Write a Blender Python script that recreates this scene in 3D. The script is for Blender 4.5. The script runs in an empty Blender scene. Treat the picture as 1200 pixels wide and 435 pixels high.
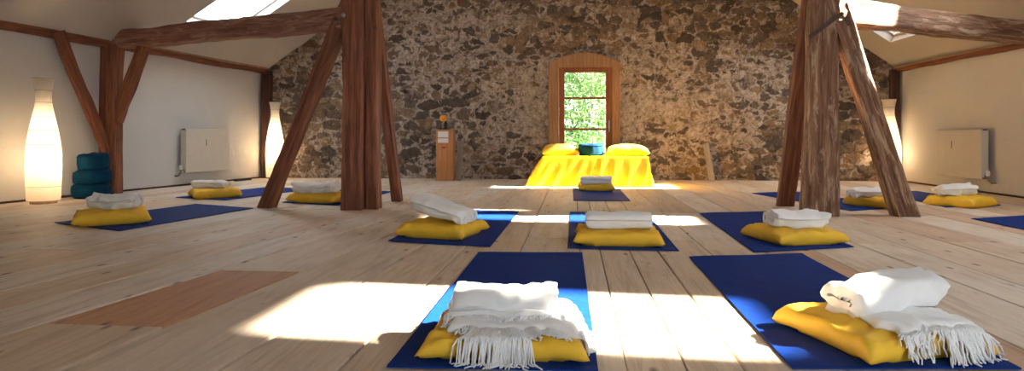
import bpy, bmesh, math, random
import numpy as np
from mathutils import Vector, Matrix, kdtree
from math import pi, sin, cos

S = bpy.context.scene
C = S.collection
random.seed(5)

# ------------------------------------------------------------------ helpers
def link(name, me, m=None, parent=None):
    o = bpy.data.objects.new(name, me)
    C.objects.link(o)
    if m is not None:
        me.materials.append(m)
    if parent is not None:
        o.parent = parent
    return o

def tag(o, label=None, cat=None, group=None, kind=None):
    if label: o['label'] = label
    if cat: o['category'] = cat
    if group: o['group'] = group
    if kind: o['kind'] = kind
    return o

def empty(name, loc, rz=0, label=None, cat=None, group=None):
    o = bpy.data.objects.new(name, None)
    o.empty_display_size = .05
    C.objects.link(o)
    o.location = loc
    o.rotation_euler = (0, 0, rz)
    return tag(o, label, cat, group)

def mesh(name, verts, faces, smooth=False):
    me = bpy.data.meshes.new(name)
    me.from_pydata([tuple(v) for v in verts], [], [tuple(f) for f in faces])
    me.validate()
    bm = bmesh.new(); bm.from_mesh(me)
    bmesh.ops.recalc_face_normals(bm, faces=bm.faces)
    bm.to_mesh(me); bm.free()
    if smooth:
        for p in me.polygons: p.use_smooth = True
    return me

def finish(bm, name, m, parent=None, smooth=False, sharp=None):
    bmesh.ops.recalc_face_normals(bm, faces=bm.faces)
    me = bpy.data.meshes.new(name)
    bm.to_mesh(me); bm.free()
    if smooth:
        for p in me.polygons: p.use_smooth = True
        if sharp: me.set_sharp_from_angle(angle=math.radians(sharp))
    return link(name, me, m, parent)

def bx(bm, x0, x1, y0, y1, z0, z1, bev=0, M=None):
    r = bmesh.ops.create_cube(bm, size=1)
    vs = r['verts']
    for v in vs:
        v.co = Vector(((x0+x1)/2 + v.co.x*(x1-x0), (y0+y1)/2 + v.co.y*(y1-y0), (z0+z1)/2 + v.co.z*(z1-z0)))
    if bev:
        es = list({e for v in vs for e in v.link_edges})
        rr = bmesh.ops.bevel(bm, geom=es, offset=bev, segments=2, affect='EDGES', profile=.6)
        vs = list({v for f in rr['faces'] for v in f.verts} | {v for v in vs if v.is_valid})
    if M is not None:
        bmesh.ops.transform(bm, matrix=M, verts=vs)
    return vs

def lathe(bm, prof, n=32, c=(0, 0, 0), caps=True):
    rings = []
    for r, z in prof:
        rings.append([bm.verts.new((c[0]+r*cos(2*pi*k/n), c[1]+r*sin(2*pi*k/n), c[2]+z)) for k in range(n)])
    for a, b in zip(rings, rings[1:]):
        for k in range(n):
            bm.faces.new((a[k], a[(k+1) % n], b[(k+1) % n], b[k]))
    if caps:
        bm.faces.new(rings[0][::-1]); bm.faces.new(rings[-1])

def tube(bm, pts, r, n=8, r1=None):
    pts = [Vector(p) for p in pts]
    rings = []
    up = Vector((0, 0, 1))
    for i, p in enumerate(pts):
        t = (pts[min(i+1, len(pts)-1)] - pts[max(i-1, 0)]).normalized()
        a = t.cross(up)
        if a.length < .1: a = t.cross(Vector((1, 0, 0)))
        a.normalize(); b = a.cross(t)
        rr = r if r1 is None else r + (r1-r)*i/(len(pts)-1)
        rings.append([bm.verts.new(p + a*rr*cos(2*pi*k/n) + b*rr*sin(2*pi*k/n)) for k in range(n)])
    for a, b in zip(rings, rings[1:]):
        for k in range(n):
            bm.faces.new((a[k], a[(k+1) % n], b[(k+1) % n], b[k]))
    bm.faces.new(rings[0][::-1]); bm.faces.new(rings[-1])

# numpy value noise ---------------------------------------------------------
def _hash(ix, iy, seed):
    n = (ix.astype(np.int64)*374761393 + iy.astype(np.int64)*668265263 + seed*1442695041) & 0xffffffff
    n = ((n ^ (n >> 13))*1274126177) & 0xffffffff
    return ((n ^ (n >> 16)) & 0xffff)/65535.0

def vnoise(x, y, seed=0):
    x = np.asarray(x, float); y = np.asarray(y, float)
    ix = np.floor(x); iy = np.floor(y); fx = x-ix; fy = y-iy
    fx = fx*fx*(3-2*fx); fy = fy*fy*(3-2*fy)
    a = _hash(ix, iy, seed); b = _hash(ix+1, iy, seed); c = _hash(ix, iy+1, seed); d = _hash(ix+1, iy+1, seed)
    return (a*(1-fx)+b*fx)*(1-fy) + (c*(1-fx)+d*fx)*fy

def fbm(x, y, seed=0, o=4):
    s = 0; a = .5; t = 0
    for k in range(o):
        s = s + a*vnoise(x*2**k, y*2**k, seed+k*7); t += a; a *= .5
    return s/t

# ------------------------------------------------------------------ materials
class N:
    def __init__(s, name):
        s.m = bpy.data.materials.new(name); s.m.use_nodes = True
        s.t = s.m.node_tree; s.b = s.t.nodes['Principled BSDF']; s.out = s.t.nodes['Material Output']
    def n(s, typ, **kw):
        d = s.t.nodes.new('ShaderNode'+typ)
        for k, v in kw.items():
            if k in d.inputs.keys(): d.inputs[k].default_value = v
            else: setattr(d, k, v)
        return d
    def l(s, a, b): s.t.links.new(a, b)
    def coord(s, scale=(1, 1, 1), kind='Object'):
        c = s.n('TexCoord'); mp = s.n('Mapping'); mp.inputs['Scale'].default_value = scale
        s.l(c.outputs[kind], mp.inputs['Vector']); return mp.outputs['Vector']
    def noise(s, vec, scale, detail=4, rough=.6, dist=0):
        d = s.n('TexNoise'); d.inputs['Scale'].default_value = scale; d.inputs['Detail'].default_value = detail
        d.inputs['Roughness'].default_value = rough; d.inputs['Distortion'].default_value = dist
        s.l(vec, d.inputs['Vector']); return d.outputs['Fac']
    def ramp(s, fac, stops):
        r = s.n('ValToRGB'); e = r.color_ramp.elements
        while len(e) < len(stops): e.new(.5)
        for q, (p, c) in zip(e, stops):
            q.position = p; q.color = (*c, 1) if len(c) == 3 else c
        s.l(fac, r.inputs['Fac']); return r.outputs['Color']
    def mix(s, fac, a, b, mode='MIX'):
        d = s.n('Mix', data_type='RGBA', blend_type=mode)
        for sock, v in ((d.inputs[0], fac), (d.inputs[6], a), (d.inputs[7], b)):
            if isinstance(v, (int, float)): sock.default_value = v
            elif isinstance(v, tuple): sock.default_value = (*v, 1)
            else: s.l(v, sock)
        return d.outputs[2]
    def bump(s, h, strength=.3, dist=.01, prev=None):
        d = s.n('Bump', Strength=strength, Distance=dist); s.l(h, d.inputs['Height'])
        if prev is not None: s.l(prev, d.inputs['Normal'])
        return d.outputs['Normal']
    def done(s, col=None, rough=.6, normal=None, **kw):
        if col is not None:
            if isinstance(col, tuple): s.b.inputs['Base Color'].default_value = (*col, 1)
            else: s.l(col, s.b.inputs['Base Color'])
        s.b.inputs['Roughness'].default_value = rough
        if normal is not None: s.l(normal, s.b.inputs['Normal'])
        for k, v in kw.items(): s.b.inputs[k.replace('_', ' ')].default_value = v
        return s.m

def m_plain(name, col, rough=.6, nscale=30, var=.12, **kw):
    a = N(name); v = a.coord()
    f = a.noise(v, nscale, 3)
    c = a.ramp(f, [(.3, tuple(x*(1-var) for x in col)), (.7, tuple(min(1, x*(1+var)) for x in col))])
    return a.done(c, rough, a.bump(f, .12, .004), **kw)

def m_timber(name, dark, mid, light, wear=0, bumps=.6):
    a = N(name)
    g = a.noise(a.coord((14, 14, .9)), 2.2, 7, .65, .5)
    fine = a.noise(a.coord((70, 70, 2.2)), 1.6, 5, .7)
    blot = a.noise(a.coord((2.5, 2.5, .9)), 1.5, 3, .6)
    c = a.ramp(g, [(.3, dark), (.5, mid), (.72, light)])
    c = a.mix(a.ramp(blot, [(.4, (0, 0, 0)), (.7, (.55, .55, .55))]), c, tuple(x*.55 for x in mid))
    c = a.mix(.6, c, a.ramp(fine, [(.3, (.55, .55, .55)), (.6, (1.1, 1.1, 1.1))]), 'MULTIPLY')
    if wear:
        w = a.noise(a.coord((9, 9, 1.3)), 2.1, 6, .7, .8)
        c = a.mix(a.ramp(w, [(.50, (0, 0, 0)), (.62, (wear, wear, wear))]), c, (.58, .40, .26))
    mx = a.mix(.5, g, fine)
    return a.done(c, .75, a.bump(mx, bumps, .02))

def m_fabric(name, col, rough=.85, scale=420, bump=.15, sheen=.2, var=.08, **kw):
    a = N(name); v = a.coord()
    wv = a.noise(v, scale, 2)
    bl = a.noise(v, 9, 4)
    c = a.ramp(bl, [(.3, tuple(x*(1-var) for x in col)), (.7, tuple(min(1, x*(1+var)) for x in col))])
    return a.done(c, rough, a.bump(wv, bump, .002, a.bump(bl, .25, .02)), Sheen_Weight=sheen, **kw)

def m_plaster(name, col):
    a = N(name); v = a.coord()
    big = a.noise(v, .8, 4); fine = a.noise(v, 26, 5, .7); med = a.noise(v, 5, 4)
    c = a.ramp(big, [(.3, tuple(x*.94 for x in col)), (.7, col)])
    c = a.mix(a.ramp(med, [(.55, (0, 0, 0)), (.8, (.25, .25, .25))]), c, tuple(x*.82 for x in col))
    return a.done(c, .9, a.bump(fine, .25, .006, a.bump(med, .3, .02)))

M = {}
M['plaster'] = m_plaster('plaster_wall', (.62, .60, .58))
M['ceiling'] = m_plaster('plaster_ceiling', (.51, .46, .41))
M['timber'] = m_timber('old_timber', (.075, .022, .010), (.235, .078, .036), (.40, .155, .080))
M['timber_grey'] = m_timber('weathered_timber', (.12, .045, .028), (.29, .125, .080), (.40, .21, .145), wear=.45, bumps=.7)
M['timber_peeled'] = m_timber('peeled_timber', (.07, .026, .014), (.25, .115, .058), (.40, .21, .115), wear=.7, bumps=.8)
M['timber_dark'] = m_timber('dark_timber', (.035, .012, .006), (.085, .028, .014), (.16, .06, .03))
M['window_outer'] = m_timber('window_frame_wood', (.24, .105, .045), (.37, .19, .09), (.47, .28, .155), bumps=.2)
M['window_sash'] = m_timber('window_sash_wood', (.16, .045, .016), (.26, .08, .025), (.36, .13, .045), bumps=.2)
M['plywood'] = m_timber('orange_plywood', (.42, .17, .06), (.52, .22, .08), (.60, .28, .11), bumps=.1)
M['greyboard'] = m_timber('grey_board', (.24, .18, .15), (.36, .29, .25), (.46, .38, .33), bumps=.3)
M['mat'] = m_fabric('blue_mat', (.001, .030, .215), .7, 300, .2, .0, .1, Specular_IOR_Level=.12)
M['yellow'] = m_fabric('yellow_cotton', (.90, .53, .035), .75, 380, .12, .0, .06)
M['satin'] = m_fabric('yellow_satin', (.95, .51, .006), .36, 500, .04, .0, .03)
M['towel'] = m_fabric('white_towelling', (.86, .85, .84), .95, 330, .5, .4, .03)
M['teal'] = m_fabric('teal_cotton', (.001, .036, .085), .9, 380, .2, .0, .2, Specular_IOR_Level=.15)
M['radiator'] = m_plain('radiator_enamel', (.60, .55, .48), .4, 8, .03)
M['rad_dark'] = m_plain('radiator_grille', (.10, .09, .08), .6)
M['steel'] = m_plain('grey_metal', (.30, .29, .28), .35, Metallic=.8)
M['white_plastic'] = m_plain('white_plastic', (.75, .73, .70), .4)
M['iron'] = m_plain('rusty_iron', (.075, .04, .028), .7, 60, .4)
M['black'] = m_plain('black_plastic', (.015, .015, .017), .4)
M['orange'] = m_plain('orange_paint', (.80, .30, .02), .5)
M['paper_label'] = m_plain('white_paper', (.75, .72, .70), .8, 200, .1)
M['red'] = m_fabric('red_webbing', (.30, .02, .012), .7)
M['trim'] = m_timber('pale_trim', (.30, .18, .11), (.42, .27, .17), (.52, .36, .25), bumps=.2)

def m_paper_shade():
    a = N('rice_paper_shade')
    for nd in (a.b,): a.t.nodes.remove(nd)
    v = a.coord()
    f = a.noise(a.coord((6, 6, 30)), 3, 4)
    c = a.ramp(f, [(.3, (.86, .79, .68)), (.7, (.93, .88, .80))])
    d = a.n('BsdfDiffuse'); t = a.n('BsdfTranslucent'); mx = a.n('MixShader'); mx.inputs[0].default_value = .58
    a.l(c, d.inputs['Color']); a.l(c, t.inputs['Color'])
    a.l(d.outputs[0], mx.inputs[1]); a.l(t.outputs[0], mx.inputs[2]); a.l(mx.outputs[0], a.out.inputs['Surface'])
    return a.m
M['shade'] = m_paper_shade()

def m_glass():
    a = N('window_glass'); a.t.nodes.remove(a.b)
    t = a.n('BsdfTransparent'); g = a.n('BsdfGlossy'); g.inputs['Roughness'].default_value = .02
    fr = a.n('Fresnel'); fr.inputs['IOR'].default_value = 1.35
    t.inputs['Color'].default_value = (.96, .98, .97, 1)
    mx = a.n('MixShader'); a.l(fr.outputs[0], mx.inputs[0]); a.l(t.outputs[0], mx.inputs[1]); a.l(g.outputs[0], mx.inputs[2])
    a.l(mx.outputs[0], a.out.inputs['Surface'])
    return a.m
M['glass'] = m_glass()

def m_bulb():
    a = N('lamp_bulb'); a.t.nodes.remove(a.b)
    e = a.n('Emission'); e.inputs['Color'].default_value = (1, .72, .38, 1); e.inputs['Strength'].default_value = 30
    a.l(e.outputs[0], a.out.inputs['Surface']); return a.m
M['bulb'] = m_bulb()

def m_floor():
    a = N('plank_floor')
    at = a.n('Attribute'); at.attribute_name = 'tone'
    sp = a.n('SeparateColor'); a.l(at.outputs['Color'], sp.inputs[0])
    tc = a.n('TexCoord')
    # shift the grain from board to board
    cmb = a.n('CombineXYZ'); ml = a.n('Math', operation='MULTIPLY'); ml.inputs[1].default_value = 37.0
    a.l(sp.outputs[1], ml.inputs[0]); a.l(ml.outputs[0], cmb.inputs[0]); a.l(ml.outputs[0], cmb.inputs[1])
    ad = a.n('VectorMath', operation='ADD'); a.l(tc.outputs['Object'], ad.inputs[0]); a.l(cmb.outputs[0], ad.inputs[1])
    def mp(sc):
        q = a.n('Mapping'); q.inputs['Scale'].default_value = sc; a.l(ad.outputs[0], q.inputs['Vector']); return q.outputs['Vector']
    g = a.noise(mp((11, .8, 1)), 2.0, 6, .62, 1.0)
    fine = a.noise(mp((60, 2.0, 1)), 2.0, 4, .7)
    blot = a.noise(mp((2.2, 1.1, 1)), 1.4, 4, .6)
    vo = a.n('TexVoronoi', feature='F1'); vo.inputs['Scale'].default_value = 1.0
    vo.inputs['Randomness'].default_value = 1
    a.l(mp((8.5, 3.4, 1)), vo.inputs['Vector'])
    base = a.ramp(sp.outputs[0], [(0, (.60, .45, .32)), (.35, (.72, .57, .43)), (.65, (.78, .66, .53)), (1, (.82, .74, .65))])
    base = a.mix(a.ramp(sp.outputs[2], [(0, (0, 0, 0)), (1, (1, 1, 1))]), base, (.60, .29, .16))
    c = a.mix(.75, base, a.ramp(g, [(.25, (.62, .50, .40)), (.5, (1, 1, 1)), (.8, (1.05, 1.05, 1.05))]), 'MULTIPLY')
    c = a.mix(.6, c, a.ramp(fine, [(.25, (.72, .66, .6)), (.55, (1, 1, 1))]), 'MULTIPLY')
    c = a.mix(a.ramp(blot, [(.48, (0, 0, 0)), (.78, (.5, .5, .5))]), c, (.50, .30, .17), 'MIX')
    knot = a.ramp(vo.outputs['Distance'], [(.06, (.8, .8, .8)), (.15, (0, 0, 0))])
    c = a.mix(knot, c, (.13, .058, .03))
    nrm = a.bump(fine, .25, .004, a.bump(g, .2, .01))
    return a.done(c, .55, nrm, Specular_IOR_Level=.35)
M['floor'] = m_floor()

def m_stone():
    a = N('rubble_stone')
    at = a.n('Attribute'); at.attribute_name = 'stone'
    sp = a.n('SeparateColor'); a.l(at.outputs['Color'], sp.inputs[0])
    v = a.coord()
    n1 = a.noise(v, 9, 8, .72, .6); n2 = a.noise(v, 30, 6, .75, .4); n3 = a.noise(v, 4.5, 5, .65, .5); n4 = a.noise(v, 1.1, 3)
    st = a.ramp(sp.outputs[1], [(0, (.11, .082, .066)), (.22, (.19, .145, .118)), (.42, (.26, .18, .125)), (.58, (.16, .13, .112)), (.76, (.33, .22, .125)), (1, (.42, .32, .235))])
    st = a.mix(.9, st, a.ramp(n2, [(.28, (.35, .33, .32)), (.55, (1, 1, 1)), (.75, (1.6, 1.5, 1.4))]), 'MULTIPLY')
    st = a.mix(.8, st, a.ramp(n1, [(.3, (.45, .43, .42)), (.6, (1.2, 1.15, 1.1))]), 'MULTIPLY')
    mo = a.ramp(a.mix(.5, n2, n1), [(.36, (.13, .09, .065)), (.46, (.40, .30, .225)), (.54, (.57, .46, .385)), (.64, (.76, .66, .58))])
    # lime mortar smeared over joints and faces
    ad = a.n('Math', operation='ADD'); a.l(sp.outputs[2], ad.inputs[0])
    sb = a.n('Math', operation='MULTIPLY_ADD'); sb.inputs[1].default_value = 1.1; sb.inputs[2].default_value = -.62
    a.l(n1, sb.inputs[0]); a.l(sb.outputs[0], ad.inputs[1])
    msk = a.ramp(ad.outputs[0], [(.46, (0, 0, 0)), (.53, (1, 1, 1))])
    c = a.mix(msk, st, mo)
    crev = a.ramp(sp.outputs[0], [(.0, (.22, .19, .17)), (.22, (1, 1, 1))])
    c = a.mix(a.ramp(n3, [(.42, (1, 1, 1)), (.62, (.25, .25, .25))]), c, crev, 'MULTIPLY')
    h = a.mix(.5, n1, n2)
    return a.done(c, .95, a.bump(n2, .9, .03, a.bump(n1, .9, .06)))
M['stone'] = m_stone()

# ------------------------------------------------------------------ room layout (metres; planks run along Y)
RIDGE = (-.10, 5.07)
Y0, Y1 = -2.6, 10.05
def lwx(y): return -5.03 + (y-10.0)*.151          # left knee wall, slightly out of square
def wall_top(side, y):
    return (1.70 + (10-y)*.012) if side < 0 else 1.665
SKEW = .22          # openings of the two unseen nearer skylights are skewed to tilt their sun patches
def roofpt(side, u, y, off=0.0):
    if side > 0 and .12 < u < .36 and y in (2.38, 3.08, 5.36, 6.08): y += SKEW*(u-.2565)/.193
    xw = lwx(y) if side < 0 else 4.85
    zw = wall_top(side, y)
    return Vector((xw + (RIDGE[0]-xw)*u + side*off*.57, y, zw + (RIDGE[1]-zw)*u + off*.82))

# floor ---------------------------------------------------------------------
def floor_warp(u, y):
    t = min(1, max(0, (-.4-u)/1.4)); g = .135*t*t*(3-2*t)
    return u + g*(y-4.2)
def build_floor():
    vs, fs, tone = [], [], []
    rnd = random.Random(11)
    u = -8.4
    joints = [-2.6, -.4, 1.0, 4.2, 5.76, 8.3, 10.3]
    forced = [-1.62, -1.25, .155, .325, .49]
    while u < 5.3:
        w = rnd.uniform(.25, .38)
        for f in forced:
            if u < f - .02 < u + w + .05: w = f - u; break
        cuts = [-2.6]
        for j in joints[1:-1]:
            if j == 5.76 or rnd.random() < .45: cuts.append(j + rnd.uniform(-.02, .02))
            elif rnd.random() < .35: cuts.append(j + rnd.uniform(-.9, .9))
        if abs(u + 1.62) < .01: cuts = [-2.6, 2.12, 3.06, 5.76, 8.3]
        cuts = sorted(set(cuts)) + [10.35]
        bias = .45 if u < -1.2 else 0
        for a, b in zip(cuts, cuts[1:]):
            if b - a < .15: continue
            gap = rnd.choice([.0018, .0025, .004, .006])
            hz = rnd.uniform(-.0015, .0015)
            ny = max(2, int((b-a)/.5))
            t = (min(1, rnd.uniform(.1, .85) + bias*.6), rnd.random(), 0)
            if abs(u + 1.62) < .01 and abs(a-2.12) < .01: t = (.3, .3, .85)
            elif rnd.random() < .10: t = (t[0], t[1], rnd.uniform(.2, .5))
            n0 = len(vs)
            for i in range(ny+1):
                y = a + .0012 + (b-a-.0024)*i/ny
                for uu, z in ((u+gap, -.03), (u+gap, hz-.002), (u+gap+.003, hz), (u+w-gap-.003, hz), (u+w-gap, hz-.002), (u+w-gap, -.03)):
                    vs.append((floor_warp(uu, y), y, z))
            for i in range(ny):
                for k in range(5):
                    q = n0+i*6+k
                    fs.append((q, q+1, q+7, q+6)); tone.append(t)
            fs.append(tuple(n0+k for k in range(6))); tone.append(t)
            fs.append(tuple(n0+ny*6+k for k in range(6))); tone.append(t)
        u += w
    # dark subfloor under the gaps
    n0 = len(vs); vs += [(-9, -2.6, -.025), (5.5, -2.6, -.025), (5.5, 10.35, -.025), (-9, 10.35, -.025)]
    fs.append((n0, n0+1, n0+2, n0+3)); tone.append((0, 0, 0))
    me = bpy.data.meshes.new('floor'); me.from_pydata(vs, [], fs)
    ca = me.color_attributes.new('tone', 'FLOAT_COLOR', 'CORNER')
    arr = []
    for p, t in zip(me.polygons, tone):
        for _ in p.loop_indices: arr += [t[0], t[1], t[2], 1]
    ca.data.foreach_set('color', arr)
    bm = bmesh.new(); bm.from_mesh(me); bmesh.ops.recalc_face_normals(bm, faces=bm.faces); bm.to_mesh(me); bm.free()
    return tag(link('floor', me, M['floor']), kind='structure')
build_floor()

# roof slopes with skylight openings ------------------------------------------
HOLES = {1: [(.16, .335, 2.38, 3.08), (.13, .345, 5.36, 6.08), (.093, .33, 8.60, 9.37)],
         -1: [(.112, .34, 7.55, 8.58)]}
def build_roof(side, name):
    us = sorted({0, 1} | {h[k] for h in HOLES[side] for k in (0, 1)} | {.5, .75})
    ys = sorted({Y0, Y1+.15} | {h[k] for h in HOLES[side] for k in (2, 3)} | {y for y in (-1, 0, 7)})
    vs, fs, ix = [], [], {}
    def v(u, y, off):
        k = (round(u, 4), round(y, 4), off)
        if k not in ix: ix[k] = len(vs); vs.append(roofpt(side, u, y, off))
        return ix[k]
    def solid(u0, u1, y0, y1):
        um, ym = (u0+u1)/2, (y0+y1)/2
        return not any(h[0] < um < h[1] and h[2] < ym < h[3] for h in HOLES[side])
    for off in (0, .20):
        for u0, u1 in zip(us, us[1:]):
            for y0, y1 in zip(ys, ys[1:]):
                if solid(u0, u1, y0, y1): fs.append((v(u0, y0, off), v(u1, y0, off), v(u1, y1, off), v(u0, y1, off)))
    for h in HOLES[side]:
        uu = [u for u in us if h[0] <= u <= h[1]]; yy = [y for y in ys if h[2] <= y <= h[3]]
        loop = [(u, h[2]) for u in uu] + [(h[1], y) for y in yy[1:]] + [(u, h[3]) for u in uu[::-1][1:]] + [(h[0], y) for y in yy[::-1][1:-1]]
        for a, b in zip(loop, loop[1:]+loop[:1]):
            fs.append((v(*a, 0), v(*b, 0), v(*b, .20), v(*a, .20)))
    o = link(name, mesh(name, vs, fs), M['ceiling']); tag(o, kind='structure')
    return o
build_roof(-1, 'ceiling_left'); build_roof(1, 'ceiling_right')

nwin = 1
def skylight(side, h):
    global nwin
    name = 'window_%d' % (nwin+1); nwin += 1
    r = bpy.data.objects.new(name, None); C.objects.link(r); tag(r, kind='structure')
    r.location = roofpt(side, (h[0]+h[1])/2, (h[2]+h[3])/2)
    Mi = Matrix.Translation(-r.location)
    P = [roofpt(side, u, y, .13) for u, y in ((h[0], h[2]), (h[1], h[2]), (h[1], h[3]), (h[0], h[3]))]
    bm = bmesh.new(); c = sum(P, Vector())/4
    nrm = (P[1]-P[0]).cross(P[3]-P[0]).normalized()
    outer = [p for p in P]; inner = [p + (c-p)*0.045 for p in P]
    ring = []
    for a, b in zip(outer, inner):
        ring.append([bm.verts.new(q) for q in (a-nrm*.02, b-nrm*.02, b+nrm*.02, a+nrm*.02)])
    for i in range(4):
        A, B = ring[i], ring[(i+1) % 4]
        for k in range(4): bm.faces.new((A[k], B[k], B[(k+1) % 4], A[(k+1) % 4]))
    bmesh.ops.transform(bm, matrix=Mi, verts=bm.verts)
    finish(bm, 'window_frame', M['white_plastic'], r)
    me = mesh('window_pane', [Mi @ p for p in inner], [(0, 1, 2, 3)])
    link('window_pane', me, M['glass'], r)
for sd in (1, -1):
    for h in HOLES[sd]: skylight(sd, h)

# knee walls ------------------------------------------------------------------
def wall_prism(name, outline, thick, m):      # outline in plan: list of (x, y), extruded per-point height
    pass
def knee(name, side):
    ys = np.linspace(Y0, Y1+.1, 14)
    vs, fs = [], []
    for y in ys:
        x = lwx(y) if side < 0 else 4.85
        z = wall_top(side, y)
        xo = x + side*.18
        vs += [(x, y, -.03), (x, y, z+.02), (xo, y, z-.10), (xo, y, -.03)]
    for i in range(len(ys)-1):
        for k in range(4):
            a = i*4+k; b = i*4+(k+1) % 4
            fs.append((a, b, b+4, a+4))
    fs += [(0, 1, 2, 3), tuple(len(vs)-4+k for k in range(4))]
    return tag(link(name, mesh(name, vs, fs), M['plaster']), kind='structure')
knee('wall_left', -1); knee('wall_right', 1)

def baseboard(name, a, b):
    a = Vector(a); b = Vector(b); L = (b-a).length
    bm = bmesh.new(); bx(bm, 0, L, -.006, .006, 0, .022, .003)
    o = finish(bm, name, M['timber_dark']); o.location = a; o.rotation_euler[2] = math.atan2(b.y-a.y, b.x-a.x)
    return tag(o, kind='structure')
baseboard('baseboard_left', (lwx(-2.5)+.008, -2.5, 0), (lwx(9.95)+.008, 9.95, 0))
baseboard('baseboard_right', (4.842, -2.5, 0), (4.842, 9.95, 0))

# rear wall, behind the camera, with one wide window added for fill light ----------------------------
def rear_wall():
    bm = bmesh.new()
    y = Y0
    xs = [lwx(y)-.1, -3.0, 1.0, 3.8, 4.95]
    def strip(x0, x1, z0, z1f):
        n = 1 if x1 < RIDGE[0] or x0 > RIDGE[0] else 2
        pts = [x0, x1] if n == 1 else [x0, RIDGE[0], x1]
        for a, b in zip(pts, pts[1:]):
            q = [bm.verts.new((a, y, z0)), bm.verts.new((b, y, z0)), bm.verts.new((b, y, z1f(b))), bm.verts.new((a, y, z1f(a)))]
            bm.faces.new(q)
    def rz(x):
        if x < RIDGE[0]:
            xw = lwx(y); zw = wall_top(-1, y)
            return zw + (RIDGE[1]-zw)*(x-xw)/(RIDGE[0]-xw)+.05
        return 1.665 + (RIDGE[1]-1.665)*(4.85-x)/4.95+.05
    for i, (a, b) in enumerate(zip(xs, xs[1:])):
        if i == 2:
            strip(a, b, -.03, lambda x: .35); strip(a, b, 2.25, rz)
        else: strip(a, b, -.03, rz)
    tag(finish(bm, 'wall_back', M['plaster']), kind='structure')
    for k, (a, b) in enumerate(((1.0, 3.8),)):
        global nwin
        r = bpy.data.objects.new('window_%d' % (nwin+1), None); nwin += 1  # unseen window, added so sky light fills the room from behind
        C.objects.link(r); tag(r, kind='structure'); r.location = ((a+b)/2, y, .35)
        hw = (b-a)/2; bm = bmesh.new()
        for x in (-hw, -.03, hw-.06): bx(bm, x, x+.06, -.04, .04, 0, 1.9)
        for z in (0, 1.84): bx(bm, -hw+.06, hw-.06, -.035, .035, z, z+.06)
        finish(bm, 'window_frame', M['window_sash'], r)
        me = mesh('window_pane', [(-hw+.06, 0, .06), (-.03, 0, .06), (-.03, 0, 1.84), (-hw+.06, 0, 1.84), (.03, .0, .06), (hw-.06, 0, .06), (hw-.06, 0, 1.84), (.03, 0, 1.84)], [(0, 1, 2, 3), (4, 5, 6, 7)])
        link('window_pane', me, M['glass'], r)
rear_wall()

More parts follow.
